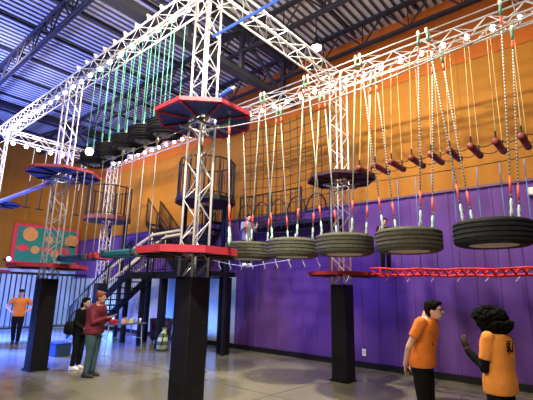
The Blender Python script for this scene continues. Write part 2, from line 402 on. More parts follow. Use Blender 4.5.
# ------------------------------------------------------------------ tyres
def tyre(label, c, R, w, m, group, pr=0.605):
    r = thing('tyre', label, 'tyre', c, group); h = w / 2
    prof = [(R - 0.035, -h), (R - 0.008, -h + 0.02)]
    for g in (-0.30, -0.10, 0.10, 0.30):
        zc = g * w * 1.05; prof += [(R, zc - 0.013), (R - 0.016, zc - 0.009), (R - 0.016, zc + 0.009), (R, zc + 0.013)]
    prof += [(R - 0.008, h - 0.02), (R - 0.035, h), (R - 0.06, h - 0.02), (R - 0.05, 0), (R - 0.06, -h + 0.02)]
    t = MB(); t.lathe(c, prof, 72, True); t.build('tread', m, r)
    s = MB(); s.lathe(c, [(R - 0.034, -h), (R - 0.10, -h - 0.025), (R * 0.66, -h - 0.012), (R * 0.62, -h + 0.015), (R * 0.64, -h + 0.03), (R - 0.09, -h + 0.01)], 72, True)
    s.build('sidewall', m, r, True)
    s = MB(); s.lathe(c, [(R - 0.034, h), (R - 0.10, h + 0.02), (R * 0.66, h + 0.010), (R * 0.62, h - 0.015), (R * 0.64, h - 0.03), (R - 0.09, h - 0.01)], 72, True)
    s.build('sidewall', m, r, True)
    p = MB(); p.lathe(Vector(c) + Vector((0, 0, -h - 0.002)), [(0.001, -0.010), (R * pr, -0.010), (R * pr, 0.014), (0.001, 0.014)], 40)
    p.build('foot_plate', PLATE if pr > 0.5 else GREYR, r, tags={'label': 'pale round foot plate inside the tyre' if pr > 0.5 else 'small grey foot plate'})
    for k in range(4):
        a = PI / 4 + k * PI / 2; q = Vector(c) + Vector((math.cos(a) * (R - 0.10), math.sin(a) * (R - 0.10), h + 0.03))
        b = MB(); b.tube(q + Vector((0, 0, -0.05)), q + Vector((0, 0, 0.05)), 0.014, 6); b.build('eye_bolt', WIRE, r)
    return r
def hang(label, bottom, top, rad, m, group, band=True, knot=True, head=True, name='hanging_rope', cat='rope', bmat=None, kmat=None):
    b = Vector(bottom); t = Vector(top); d = t - b; L = d.length; u = d / L
    r = thing(name, label, cat, bottom, group)
    MB().tube(b, t, rad, 6).build('cord', m, r, True)
    if knot:
        k = MB(); k.path([b, b + u * 0.06, b + u * 0.13, b + u * 0.20, b + u * 0.26], [rad * 1.2, rad * 2.2, rad * 1.5, rad * 2.1, rad], 7); k.build('knot', kmat or TEALK, r, True)
    if band:
        MB().tube(b + u * 0.34, b + u * 0.58, rad * 1.5, 8).build('tape_band', bmat or TAPE, r, True)
    if head:
        MB().path([t - u * 0.02, t + u * 0.03, t + u * 0.09, t + u * 0.12], [rad * 1.2, rad * 2.6, rad * 2.4, rad], 7).build('shackle', SHACK, r, True)
        MB().tube(t - u * 0.20, t - u * 0.02, rad * 2.0, 7).build('sling', GREENB, r, True)
        MB().tube(t - u * 0.36, t - u * 0.21, rad * 1.8, 7).build('top_tape', TAPE, r, True)
    return r
ordn = ['smallest and farthest, beside the central tower', 'second from the central tower', 'in front of the tower by the purple wall',
        'above the man in orange, second largest', 'largest, at the right end of the low row']
TX = [-6.55, -5.27, -4.00, -2.73, -1.41]; TY = 6.95; TR = 0.56; TW = 0.345
nm = ['tyre beside the central tower', 'second tyre from the central tower', 'tyre in front of the wall-side tower', 'tyre above the man in orange', 'largest tyre at the right end']
for i, x in enumerate(TX):
    z = 2.71 if i < 4 else 2.74
    tyre('big worn tyre hung flat on ropes, ' + ordn[i], (x, TY, z), TR, TW, RUBBER if i < 3 else RUBBER_DK if i == 4 else RUBBER, 'big tyres hung in the low row')
    for sx in (-1, 1):
        # tops sit on the truss half way between neighbouring tyres, spread along the truss
        for sy in (-1, 1):
            bx = x + sx * 0.33; by = TY + sy * 0.28; bz = z + 0.20
            top = (x + (0.50 if sx > 0 else -0.66) + (0.0 if sy < 0 else 0.05), by, 6.37 if sy < 0 else 6.21)
            hang('%s %s rope of the %s' % ('front' if sy < 0 else 'rear', 'left' if sx < 0 else 'right', nm[i]), (bx, by, bz), top,
                 0.0115, PALE if i < 3 else DOTTED, 'ropes holding the low tyre row')
fr = thing('hanging_rail', 'pair of slim rails carrying the tyre ropes before the wall truss', 'rail', (-3.5, 6.95, 6.3))
for yy, zz in ((6.67, 6.40), (7.23, 6.24)): MB().tube((-7.6, yy, zz), (0.8, yy, zz), 0.012, 8).build('rail', ALU, fr, True)
for x in (-7.4, -5.9, -4.6, -3.35, -2.05, -0.75, 0.6):
    MB().tube((x, 6.67, 6.40), (x, 7.23, 6.24), 0.009, 6).build('cross_tie', ALU, fr, True)
    MB().tube((x, 7.23, 6.24), (x, 7.87, 6.79), 0.007, 6).build('outrigger', ALU, fr, True)
    MB().tube((x, 6.67, 6.40), (x, 7.87, 7.05), 0.007, 6).build('outrigger', ALU, fr, True)
LT = [(-8.42, 4.55), (-7.75, 4.58), (-7.10, 4.62), (-6.50, 4.64), (-5.88, 4.62)]
lname = ['far end one above the left platform', 'second from the left tower', 'middle one', 'second from the central tower', 'one tucked behind the central blue platform']
for i, (x, z) in enumerate(LT):
    tyre('black tyre hung high on mint ropes, ' + lname[i], (x, 3.95, z), 0.322, 0.25, RUBBER_DK, 'black tyres hung high between the left towers', 0.34)
    for sx in (-1, 1):
        for sy in (-1, 1):
            hang('%s %s mint rope of high tyre, %s' % ('front' if sy < 0 else 'rear', 'left' if sx < 0 else 'right', lname[i]),
                 (x + sx * 0.155, 3.95 + sy * 0.155, z + 0.14), (x + sx * 0.17, 3.95 + sy * 0.15, ZT - 0.16), 0.0085, MINT, 'mint ropes of the high tyres', band=False, knot=True, head=False, kmat=MINT)

# ------------------------------------------------------------------ red logs on tan cords under the wall truss
LX = [-3.98, -3.62, -3.26, -2.84, -2.46, -2.12, -1.75, -1.35, -0.96]
for i, x in enumerate(LX):
    z = 4.43; y0, y1 = 7.55, 8.28
    which = ['nearest the wall-side tower', 'second from the wall-side tower', 'third from the wall-side tower', 'fourth from the wall-side tower', 'fifth from the wall-side tower', 'fourth from the right edge', 'third from the right edge', 'second from the right edge', 'at the right edge'][i]
    r = thing('foot_log', 'dark red log step hanging level before the orange wall, ' + which, 'log step', (x, 7.95, z), 'red log steps along the orange wall')
    b = MB(); b.path([(x, y0, z), (x, y0 + 0.015, z), (x, y1 - 0.015, z), (x, y1, z)], [0.042, 0.060, 0.060, 0.042], 10); b.build('log', REDLOG, r, True)
    for yy in (y0 + 0.09, y1 - 0.09):
        b = MB(); b.lathe((0, 0, 0), [(0.060, -0.02), (0.066, 0.0), (0.060, 0.02)], 10)
        ob = b.build('collar', BLKROPE, r, True, True); ob.location = (0, yy - 7.95, 0); ob.rotation_euler = (PI / 2, 0, 0)
    for yy, s in ((y0 + 0.09, 'near'), (y1 - 0.09, 'far')):
        q = thing('tan_line', '%s tan cord lifting the log step %s' % (s, which), 'cord', (x, yy, z + 0.05), 'tan cords of the log steps')
        MB().tube((x, yy, z + 0.05), (x, 7.86 if s == 'near' else 8.18, 6.78), 0.007, 5).build('cord', YELLOW, q)
        MB().tube((x, yy, z + 0.03), (x, yy, z + 0.20), 0.016, 6).build('link', BLKROPE, q)
for yy, s in ((7.72, 'near'), (8.18, 'far')):
    pts = []
    X = [-4.4] + LX + [0.3]
    for a, b in zip(X[:-1], X[1:]):
        for k in range(6):
            t = k / 6; pts.append((a + (b - a) * t, yy, 4.50 - 0.09 * 4 * t * (1 - t)))
    o = MB().path(pts, 0.010, 5).build('swagged_rope', BLKROPE); own(o, (-2, yy, 4.45))
    tag(o, '%s black rope looping from log step to log step' % s, 'rope', 'black ropes joining the log steps')
o = MB().path([(-4.5, 7.98, 4.20), (-2.0, 7.98, 4.16), (0.5, 7.98, 4.19)], 0.009, 5).build('steel_cable', BLKROPE); own(o, (-2, 7.98, 4.18))
tag(o, 'thin dark cable below the red log steps', 'cable')
# blue hanger cords from that cable to the red bridge
for i, x in enumerate([-3.30, -2.92, -2.60, -2.20, -1.78, -1.40, -1.02]):
    hang('thin blue cord from dark cable down to red bridge, %s' % ['nearest the wall-side tower', 'second along', 'third along', 'fourth along', 'fifth along', 'sixth along', 'nearest the right edge'][i],
         (x, 7.98, 2.28), (x, 7.98, 4.14), 0.009, BLUER, 'blue hanger cords of the red bridge', band=False, knot=False, head=False, name='hanger_line', cat='cord')
# red webbing bridge
rb = thing('webbing_bridge', 'long red webbing bridge strung from wall-side tower to the right edge', 'rope bridge', (-2.0, 8.0, 2.2))
for yy, zz in ((7.80, 2.26), (8.22, 2.26), (7.9, 2.15), (8.12, 2.15)):
    pts = [(-3.9 + 0.25 * k, yy, zz + 0.012 * math.sin(k * 1.9) + 0.0006 * (k - 9) ** 2) for k in range(19)]
    MB().path(pts, 0.020, 6).build('webbing_line', REDROPE, rb, True)
for k in range(29):
    x = -3.85 + 0.155 * k
    b = MB(); b.path([(x, 7.80, 2.26), (x + 0.05, 7.9, 2.18), (x + 0.10, 8.0, 2.15), (x + 0.15, 8.12, 2.18), (x + 0.2, 8.22, 2.26)], 0.020, 6); b.build('webbing_loop', REDROPE, rb, True)
    if k % 3 == 1:
        b = MB(); b.path([(x + .1, 8.0, 2.15), (x + 0.07, 7.98, 2.10), (x + 0.03, 7.97, 2.05)], 0.009, 5); b.build('tail', mat('pale pink tail', (0.75, 0.45, 0.45), 0.7) if k == 1 else bpy.data.materials['pale pink tail'], rb)

# ------------------------------------------------------------------ cables
def cable(label, pts, r, m, cat='cable'):
    o = MB().path(pts, r, 6).build('steel_cable', m, None, True); own(o, pts[0]); return tag(o, label, cat)
cable('pale safety cable sagging from the central tower to the upper right', [(-4.70, 3.80, 4.25), (-4.0, 3.80, 4.12), (-3.4, 3.80, 4.05), (-2.3, 3.80, 4.02), (-1.6, 3.80, 4.05), (-0.9, 3.8, 4.11), (-0.3, 3.80, 4.19), (0.5, 3.8, 4.33)], 0.008, WIRE)
cable('pale safety cable between the left and central upper platforms', [(-9.8, 3.95, 4.46), (-7.4, 3.95, 4.42), (-5.0, 3.95, 4.46)], 0.007, WIRE)
cable('thin wire dipping under the white shoes of the climber', [(-9.0, 8.0, 2.66), (-8.2, 8.0, 2.52), (-7.55, 8.0, 2.43), (-6.9, 8.0, 2.50), (-4.9, 8.0, 2.70)], 0.008, WIRE)
o = MB().tube((-4.70, 3.95, 5.98), (0.5, 3.95, 5.94), 0.024, 8).build('brace_tube', BLUEDEV, None, True); own(o, (-4.7, 3.95, 5.98)); tag(o, 'blue brace tube leaving the central tower under the roof', 'tube')
r = thing('retractor', 'small blue retractor block by the central upper platform', 'retractor', (-4.05, 3.72, 4.62))
MB().path([(-4.22, 3.72, 4.60), (-4.20, 3.72, 4.60), (-3.95, 3.72, 4.66), (-3.93, 3.72, 4.66)], [0.03, 0.045, 0.045, 0.03], 8).build('body', BLUEDEV, r, True)
MB().ell((-3.91, 3.72, 4.665), 0.03).build('ring', WIRE, r, True)
o = MB().tube((-15.2, 3.95, 4.40), (-10.4, 3.95, 4.40), 0.06, 10).build('balance_pole', PURPLETUBE, None, True); own(o, (-13, 3.95, 4.4)); tag(o, 'lilac lit pole between the two left upper platforms', 'pole')
# grey cords between the left and central towers, with foam pads below
gx = [-9.25, -8.86, -8.46, -8.06, -7.66, -7.27, -6.88, -6.48, -6.09]
for i, x in enumerate(gx):
    hang('grey cord with pale top knob in the left gap, %s' % ['nearest the left tower', 'second along', 'third along', 'fourth along', 'middle of nine', 'sixth along', 'seventh along', 'eighth along', 'nearest the central tower'][i],
         (x, 3.95, 2.47), (x, 3.95, 4.42), 0.010, GREYR, 'grey cords over the foam pads', band=False, knot=False, head=False, name='hanging_line', cat='cord')
    k = MB(); k.path([(x, 3.95, 4.38), (x, 3.95, 4.42), (x, 3.95, 4.48), (x, 3.95, 4.51)], [0.012, 0.03, 0.03, 0.012], 8)
    p = [ob for ob in COL.objects if ob.name.startswith('hanging_line')]
    k.build('top_knob', SHACK, p[-1] if False else [o for o in p if abs(o.location.x - x) < 1e-4][0], True)
hang('long grey cord hanging between the two central platforms', (-4.10, 3.95, 2.42), (-4.22, 3.95, 4.44), 0.011, GREYR, None, band=True, knot=True, head=True, name='hanging_line', cat='cord')
def pad(label, x0, x1, z, m, w=0.34):
    r = thing('foam_pad', label, 'foam pad', ((x0 + x1) / 2, 3.95, z), 'hanging foam pads'); c = 0.03
    prof = [(-w / 2 + c, -0.06), (w / 2 - c, -0.06), (w / 2, -0.03), (w / 2, 0.03), (w / 2 - c, 0.06), (-w / 2 + c, 0.06), (-w / 2, 0.03), (-w / 2, -0.03)]
    b = MB(); n = 8
    vs = [(x, 3.95 + p, z + q) for x in (x0, x1) for p, q in prof]
    b.add(vs, [tuple(reversed(range(8))), tuple(range(8, 16))] + [(i, (i + 1) % 8, 8 + (i + 1) % 8, 8 + i) for i in range(8)]); b.build('foam', m, r)
    for x in (x0 + 0.12, x1 - 0.12): MB().box((x, 3.95, z), (0.05, w + 0.012, 0.132)).build('strap', BLKROPE, r)
pad('long navy foam pad hanging beside the left tower', -9.35, -8.15, 2.41, NAVY)
pad('short red foam pad between the navy and the teal one', -8.02, -7.60, 2.41, REDM)
pad('long teal foam pad hanging toward the central tower', -7.46, -6.25, 2.42, TEAL)

# ------------------------------------------------------------------ cargo net
nt_ = MB(); Y = 8.62; x0, x1, z0, z1 = -8.45, -5.12, 3.50, 6.70
for k in range(14):
    x = x0 + (x1 - x0) * k / 13
    nt_.path([(x, Y, z1), (x + 0.02, Y + 0.05, (z0 + z1) / 2), (x, Y, z0)], 0.011, 5)
for k in range(13):
    z = z0 + (z1 - z0) * k / 12
    nt_.path([(x0, Y, z), ((x0 + x1) / 2, Y + 0.05, z - 0.12), (x1, Y, z)], 0.011, 5)
o = nt_.build('cargo_net', BLKROPE); own(o, ((x0 + x1) / 2, Y, z0)); tag(o, 'black square-mesh cargo net hanging before the orange wall', 'cargo net')
for i in range(5):
    x = -8.1 + 0.62 * i
    pts = [(x + 0.30 * math.cos(a) , 8.40, 3.85 + 0.42 * math.sin(a)) for a in [PI * k / 10 for k in range(11)]]
    o = MB().path(pts, 0.020, 6).build('rope_arch', BLKROPE, None, True); own(o, (x, 8.40, 3.85))
    tag(o, 'black arched rope loop in the row below the cargo net, %s' % ['farthest', 'second farthest', 'middle', 'second nearest', 'nearest the wall-side tower'][i], 'rope loop', 'arched rope loops below the cargo net')
o = MB().path([(-9.0, 8.40, 3.86), (-6.9, 8.4, 3.80), (-4.9, 8.40, 3.88)], 0.012, 5).build('support_rope', BLKROPE); own(o, (-7, 8.4, 3.8)); tag(o, 'dark rope carrying the arched loops', 'rope')
for i in range(9):
    x = -8.7 + 0.42 * i
    o = MB().path([(x, 8.0, 2.62), (x + 0.02, 8.0, 2.50), (x + 0.09, 8.0, 2.40), (x + 0.05, 8.0, 2.36)], 0.012, 5).build('foot_hook', GREYR); own(o, (x, 8.0, 2.5))
    tag(o, 'small grey hook on the wire toward wall-side tower, %s' % ['first from the far end', 'second from the far end', 'third from the far end', 'fourth from the far end', 'middle one', 'fourth from the tower', 'third from the tower', 'second from the tower', 'nearest the tower'][i], 'hook', 'grey hooks on the wire')

# ------------------------------------------------------------------ caged balconies, stairs and mezzanine
def rail_run(parent, pts, h, step=0.13, r=0.010, top=0.024):
    MB().path([(x, y, z + h) for x, y, z in pts], top, 8).build('top_rail', BLACKM, parent, True)
    MB().path([(x, y, z + 0.08) for x, y, z in pts], top * 0.7, 6).build('bottom_rail', BLACKM, parent)
    b = MB()
    for a, c in zip(pts[:-1], pts[1:]):
        a = Vector(a); c = Vector(c); L = (c - a).length; n = max(1, int(L / step))
        for k in range(n + 1):
            p = a + (c - a) * (k / n); b.tube(p + Vector((0, 0, 0.08)), p + Vector((0, 0, h)), r, 5)
    b.build('spindles', BLACKM, parent)
    for p in pts: MB().tube(p, (p[0], p[1], p[2] + h + 0.03), 0.03, 8).build('rail_post', BLACKM, parent)
def balcony(label, cx, cy, R, z, h, posts, rim):
    r = thing('caged_balcony', label, 'balcony', (cx, cy, z))
    q = 0.22
    poly = ngon(cx, cy, R, 12, PI / 12)
    inner = ngon(cx, cy, 0.26, 12, PI / 12)
    MB().ring(poly, inner, z - 0.16, z).build('deck', DKMAR, r)
    MB().ring(ngon(cx, cy, R + 0.03, 12, PI / 12), ngon(cx, cy, R - 0.01, 12, PI / 12), z - 0.16, z - 0.02).build('rim', rim, r)
    ring = [(x, y, z) for x, y in ngon(cx, cy, R - 0.04, 12, PI / 12)]
    rail_run(r, ring + ring[:1], h)
    for px, py in posts:
        MB().box((px, py, (z - 0.16) / 2), (0.12, 0.12, z - 0.16)).build('post', BLACKM, r)
balcony('round black caged balcony around the distant left tower', -15.45, 8.02, 0.90, 4.58, 1.18, [(-14.85, 8.5), (-16.05, 8.5)], mat('pinkish red rim', (0.11, 0.015, 0.03), 0.5))
balcony('black caged balcony seen behind the central tower', -9.46, 8.02, 0.90, 4.55, 1.15, [(-9.20, 8.62), (-8.85, 8.45), (-10.0, 8.6), (-10.1, 7.75)], BLACKM)
# mezzanine
mz = thing('mezzanine_deck', 'dark mezzanine deck on black posts behind the central pad', 'deck', (-11.0, 8.7, 2.3))
MB().box((-11.1, 8.30, 2.27), (4.5, 1.05, 0.14)).build('deck_plate', BLACKM, mz)
MB().box((-11.9, 9.28, 2.27), (2.9, 0.91, 0.14)).build('landing_plate', BLACKM, mz)
MB().box((-11.1, 7.80, 2.24), (4.5, 0.10, 0.22)).build('edge_beam', BLACKM, mz)
for px in (-13.2, -12.2, -11.15, -9.0):
    for py in (7.85, 8.72):
        MB().box((px, py, 1.09), (0.13, 0.13, 2.18)).build('post', BLACKM, mz)
rail_run(mz, [(-12.0, 7.82, 2.34), (-11.0, 7.82, 2.34), (-10.0, 7.82, 2.34), (-8.9, 7.82, 2.34)], 1.05)
def stair(label, a, b, width, m, rail=True, steps=10, railm=None):
    a = Vector(a); b = Vector(b); d = b - a; hz = Vector((d.x, d.y, 0)).normalized(); sd = Vector((-hz.y, hz.x, 0))
    r = thing('staircase', label, 'staircase', tuple(a))
    for s in (-1, 1):
        o = sd * (s * width / 2)
        st = MB(); vs = [a + o + Vector((0, 0, zz)) + sd * t for t in (-0.02, 0.02) for zz in (-0.16, 0.10)] + [b + o + Vector((0, 0, zz)) + sd * t for t in (-0.02, 0.02) for zz in (-0.16, 0.10)]
        st.add(vs, [(0, 1, 3, 2), (4, 6, 7, 5), (0, 4, 5, 1), (2, 3, 7, 6), (0, 2, 6, 4), (1, 5, 7, 3)]); st.build('stringer', m, r)
        if rail:
            pts = [tuple(a + o + d * k / 3) for k in range(4)]
            rail_run(r, pts, 0.95, 0.14)
        if railm:
            MB().tube(a + o + Vector((0, 0, 0.95)), b + o + Vector((0, 0, 0.95)), 0.045, 8).build('handrail', railm, r, True)
    for k in range(steps):
        p = a + d * ((k + 0.5) / steps)
        MB().box(p, (0.26 if abs(hz.x) > .5 else width - .04, width - 0.04 if abs(hz.x) > .5 else 0.26, 0.035)).build('tread', m, r)
    return r
stair('black steel staircase rising from the floor to the mezzanine', (-15.2, 7.27, 0.17), (-11.5, 7.27, 2.30), 0.85, BLACKM, steps=11)
stair('black steel stair slanting down from the round caged balcony', (-14.3, 9.38, 4.45), (-12.1, 9.38, 2.48), 0.6, BLACKM, steps=9)
stair('black steel stair climbing to the balcony behind the central tower', (-11.9, 9.38, 2.48), (-10.3, 9.38, 4.20), 0.6, BLACKM, steps=8)
# pale rails sweeping up
rp = thing('sloping_ramp', 'sloping ramp with pale yellow side rails above the black stair', 'ramp', (-17.2, 8.4, 1.3))
for yy in (8.32, 8.90):
    MB().path([(-18.0, yy, 1.25), (-15.6, yy, 2.45), (-13.4, yy, 3.42), (-12.6, yy, 3.70), (-10.9, yy, 3.74)], 0.055, 8).build('handrail', PALEWOOD, rp, True)
    MB().path([(-18.0, yy, 0.75), (-15.6, yy, 1.95), (-13.4, yy, 2.85), (-12.6, yy, 3.12)], 0.04, 8).build('side_rail', PALEWOOD, rp, True)
    for k in range(8):
        x = -17.4 + 0.68 * k; zt = 1.25 + (x + 18) * 0.47
        MB().tube((x, yy, zt - 0.55), (x, yy, zt + 0.04), 0.022, 6).build('baluster', PALEWOOD, rp)
for k in range(14):
    x = -17.7 + 0.38 * k; MB().box((x, 8.61, 0.72 + (x + 18) * 0.475), (0.22, 0.56, 0.03)).build('tread', PALEWOOD, rp)
for px in (-17.6, -15.0):
    MB().box((px, 8.9, (0.62 + (px + 18) * 0.475) / 2), (0.10, 0.10, 0.62 + (px + 18) * 0.475)).build('post', BLACKM, rp)
# catwalk rail on the wall under the net
cw = thing('wall_catwalk', 'narrow catwalk with thin black spindles along the orange wall', 'catwalk', (-8.0, 9.3, 3.9))
MB().box((-7.3, 9.42, 3.72), (3.4, 0.70, 0.10)).build('deck', BLACKM, cw)
rail_run(cw, [(-9.0, 9.10, 3.77), (-7.7, 9.10, 3.77), (-6.6, 9.10, 3.77)], 0.95, 0.16, 0.012)
for px in (-8.7, -7.3, -5.8): MB().path([(px, 9.78, 3.2), (px, 9.15, 3.68)], 0.03, 6).build('bracket', BLACKM, cw)
# far lower fence in front of the lit end wall
fn = thing('spindle_fence', 'tall dark spindle fence before the blue lit end wall', 'fence', (-19.5, 7.0, 0))
rail_run(fn, [(-19.6, 3.2, 0.0), (-19.6, 5.2, 0.0), (-19.6, 7.2, 0.0), (-19.6, 9.4, 0.0)], 2.35, 0.20, 0.028, 0.05)

# ------------------------------------------------------------------ banner on the end wall
bn = thing('patterned_banner', 'teal banner with orange circles and red ovals on end wall', 'banner', (-21.60, 8.2, 3.85))
MB().box((-21.58, 8.18, 3.80), (0.05, 3.14, 1.95)).build('border', mat('red banner border', (0.62, 0.03, 0.05), 0.6), bn)
MB().box((-21.555, 8.18, 3.80), (0.03, 2.80, 1.68)).build('panel', mat('teal banner', (0.012, 0.20, 0.13), 0.6), bn)
om = mat('banner orange', (0.65, 0.26, 0.06), 0.6); rm = mat('banner red', (0.70, 0.04, 0.05), 0.6)
def blob(yy, zz, ry, rz, m, nm_):
    b = MB(); b.add([(-21.535, yy + ry * math.cos(a), zz + rz * math.sin(a)) for a in [2 * PI * k / 20 for k in range(20)]] + [(-21.545, yy + ry * math.cos(a), zz + rz * math.sin(a)) for a in [2 * PI * k / 20 for k in range(20)]],
                    [tuple(reversed(range(20)))] + [(i, (i + 1) % 20, 20 + (i + 1) % 20, 20 + i) for i in range(20)]); b.build(nm_, m, bn)
for yy, zz, q in ((7.35, 4.28, 0.34), (8.25, 4.10, 0.20), (9.35, 4.12, 0.34), (8.6, 3.45, 0.20), (7.65, 3.55, 0.20)): blob(yy, zz, q, q, om, 'circle')
for yy, zz in ((7.1, 3.6), (8.15, 3.62), (9.3, 3.35), (9.0, 3.6)): blob(yy, zz, 0.27, 0.16, rm, 'oval')
blob(9.4, 3.85, 0.30, 0.05, NAVY, 'stripe')

# end-wall wash lamps
for i, (yy, zz) in enumerate(((5.4, 2.95), (6.4, 3.0), (7.25, 2.78), (8.35, 2.72), (9.2, 2.75))):
    r = thing('stage_wash_lamp', 'small blue-white wash lamp below the banner, %s' % ['at left edge', 'second from left edge', 'under its left corner', 'under its middle', 'under its right corner'][i], 'lamp', (-20.9, yy, zz), 'blue wash lamps on the end wall')
    MB().path([(-21.25, yy, zz), (-20.98, yy, zz)], [0.09, 0.12], 12).build('housing', BLACKM, r)
    MB().ell((-20.96, yy, zz), (0.03, 0.10, 0.10)).build('lens', LEDB, r, True)
    MB().tube((-21.2, yy, zz), (-21.68, yy, zz), 0.03, 6).build('bracket', BLACKM, r)
# dark hanging poles on the end truss
for i, yy in enumerate((5.0, 5.43, 5.85, 6.75)):
    r = thing('hanging_pole', 'dark hanging pole with a short foot at far left, %s' % ['first from left', 'second from left', 'third from left', 'fourth from left'][i], 'pole', (-15.5, yy, 4.5), 'dark poles under the end truss')
    MB().tube((-15.5, yy, 4.50), (-15.5, yy, 5.45), 0.022, 6).build('pole', BLACKM, r)
    MB().tube((-15.5, yy, 5.45), (-15.5, yy, ZT - 0.16), 0.008, 5).build('cord', GREYR, r)
    MB().tube((-15.5, yy - 0.12, 4.50), (-15.5, yy + 0.14, 4.50), 0.022, 6).build('foot_bar', BLACKM, r)

# ------------------------------------------------------------------ lamps
def lamp(label, c, R, rod_top, e, col):
    x, y, z = c
    r = thing('high_bay_lamp', label, 'lamp', c)
    b = MB(); b.lathe(c, [(0.05, 0.30), (0.07, 0.16), (R, 0.06), (R + 0.01, 0.0), (R - 0.02, 0.0), (0.06, 0.12)], 20); b.build('housing', STEEL_DK, r, True)
    MB().ell((x, y, z + 0.0), (R - 0.03, R - 0.03, R * 0.55)).build('lens', LENS, r, True)
    MB().tube((x, y, z + 0.28), (x, y, rod_top), 0.015, 6).build('rod', STEEL_DK, r)
lamp('round glowing high-bay lamp under the roof near the crossing truss', (-5.45, 8.20, 8.26), 0.17, 9.2, 0, 0)
fx = thing('spot_lamp', 'small bright spot lamp in front of the highest left tyre', 'lamp', (-7.58, 3.42, 4.40))
MB().ell((-7.55, 3.40, 4.39), 0.075).build('lens', LENS, fx, True)
MB().path([(-7.80, 3.52, 4.46), (-7.60, 3.43, 4.41)], [0.06, 0.085], 10).build('housing', BLACKM, fx, True)
MB().path([(-7.78, 3.51, 4.50), (-7.74, 3.6, 5.6), (-7.70, 3.79, ZT - 0.17)], 0.008, 5).build('cord', BLACKM, fx)

# ------------------------------------------------------------------ people
VOX = 0.0085
def remesh(o, v=VOX):
    m = o.modifiers.new('fuse', 'REMESH'); m.mode = 'VOXEL'; m.voxel_size = v; m.use_smooth_shade = True
    s = o.modifiers.new('soft', 'SMOOTH'); s.factor = 0.5; s.iterations = 3
    return o
def lerp(a, b, t): return Vector(a) + (Vector(b) - Vector(a)) * t
def hand(mb, wrist, d, palm_n, s=1.0, curl=0.5):
    w = Vector(wrist); d = Vector(d).normalized(); n = Vector(palm_n); n = (n - d * n.dot(d)).normalized(); sd = d.cross(n)
    R = Matrix((sd, d, n)).transposed()
    mb.ell(w + d * 0.05 * s, (0.040 * s, 0.055 * s, 0.017 * s), 10, 7, R=R)
    for k, (off, L) in enumerate(((-0.030, 0.066), (-0.010, 0.076), (0.010, 0.071), (0.030, 0.055))):
        b = w + d * 0.085 * s + sd * off * s; p1 = b + (d + n * curl * 0.5 + sd * off * 3).normalized() * L * 0.5 * s
        p2 = p1 + (d * (1 - curl * 0.6) + n * curl).normalized() * L * 0.5 * s
        mb.path([b - d * 0.02, b, p1, p2], [0.010 * s, 0.0098 * s, 0.0092 * s, 0.0075 * s], 7)
    b = w + d * 0.03 * s - sd * 0.035 * s
    mb.path([b, b + (d * 0.6 - sd * 0.8).normalized() * 0.035 * s, b + (d * 0.9 - sd * 0.5 + n * .4).normalized() * 0.065 * s], [0.012 * s, 0.011 * s, 0.008 * s], 7)
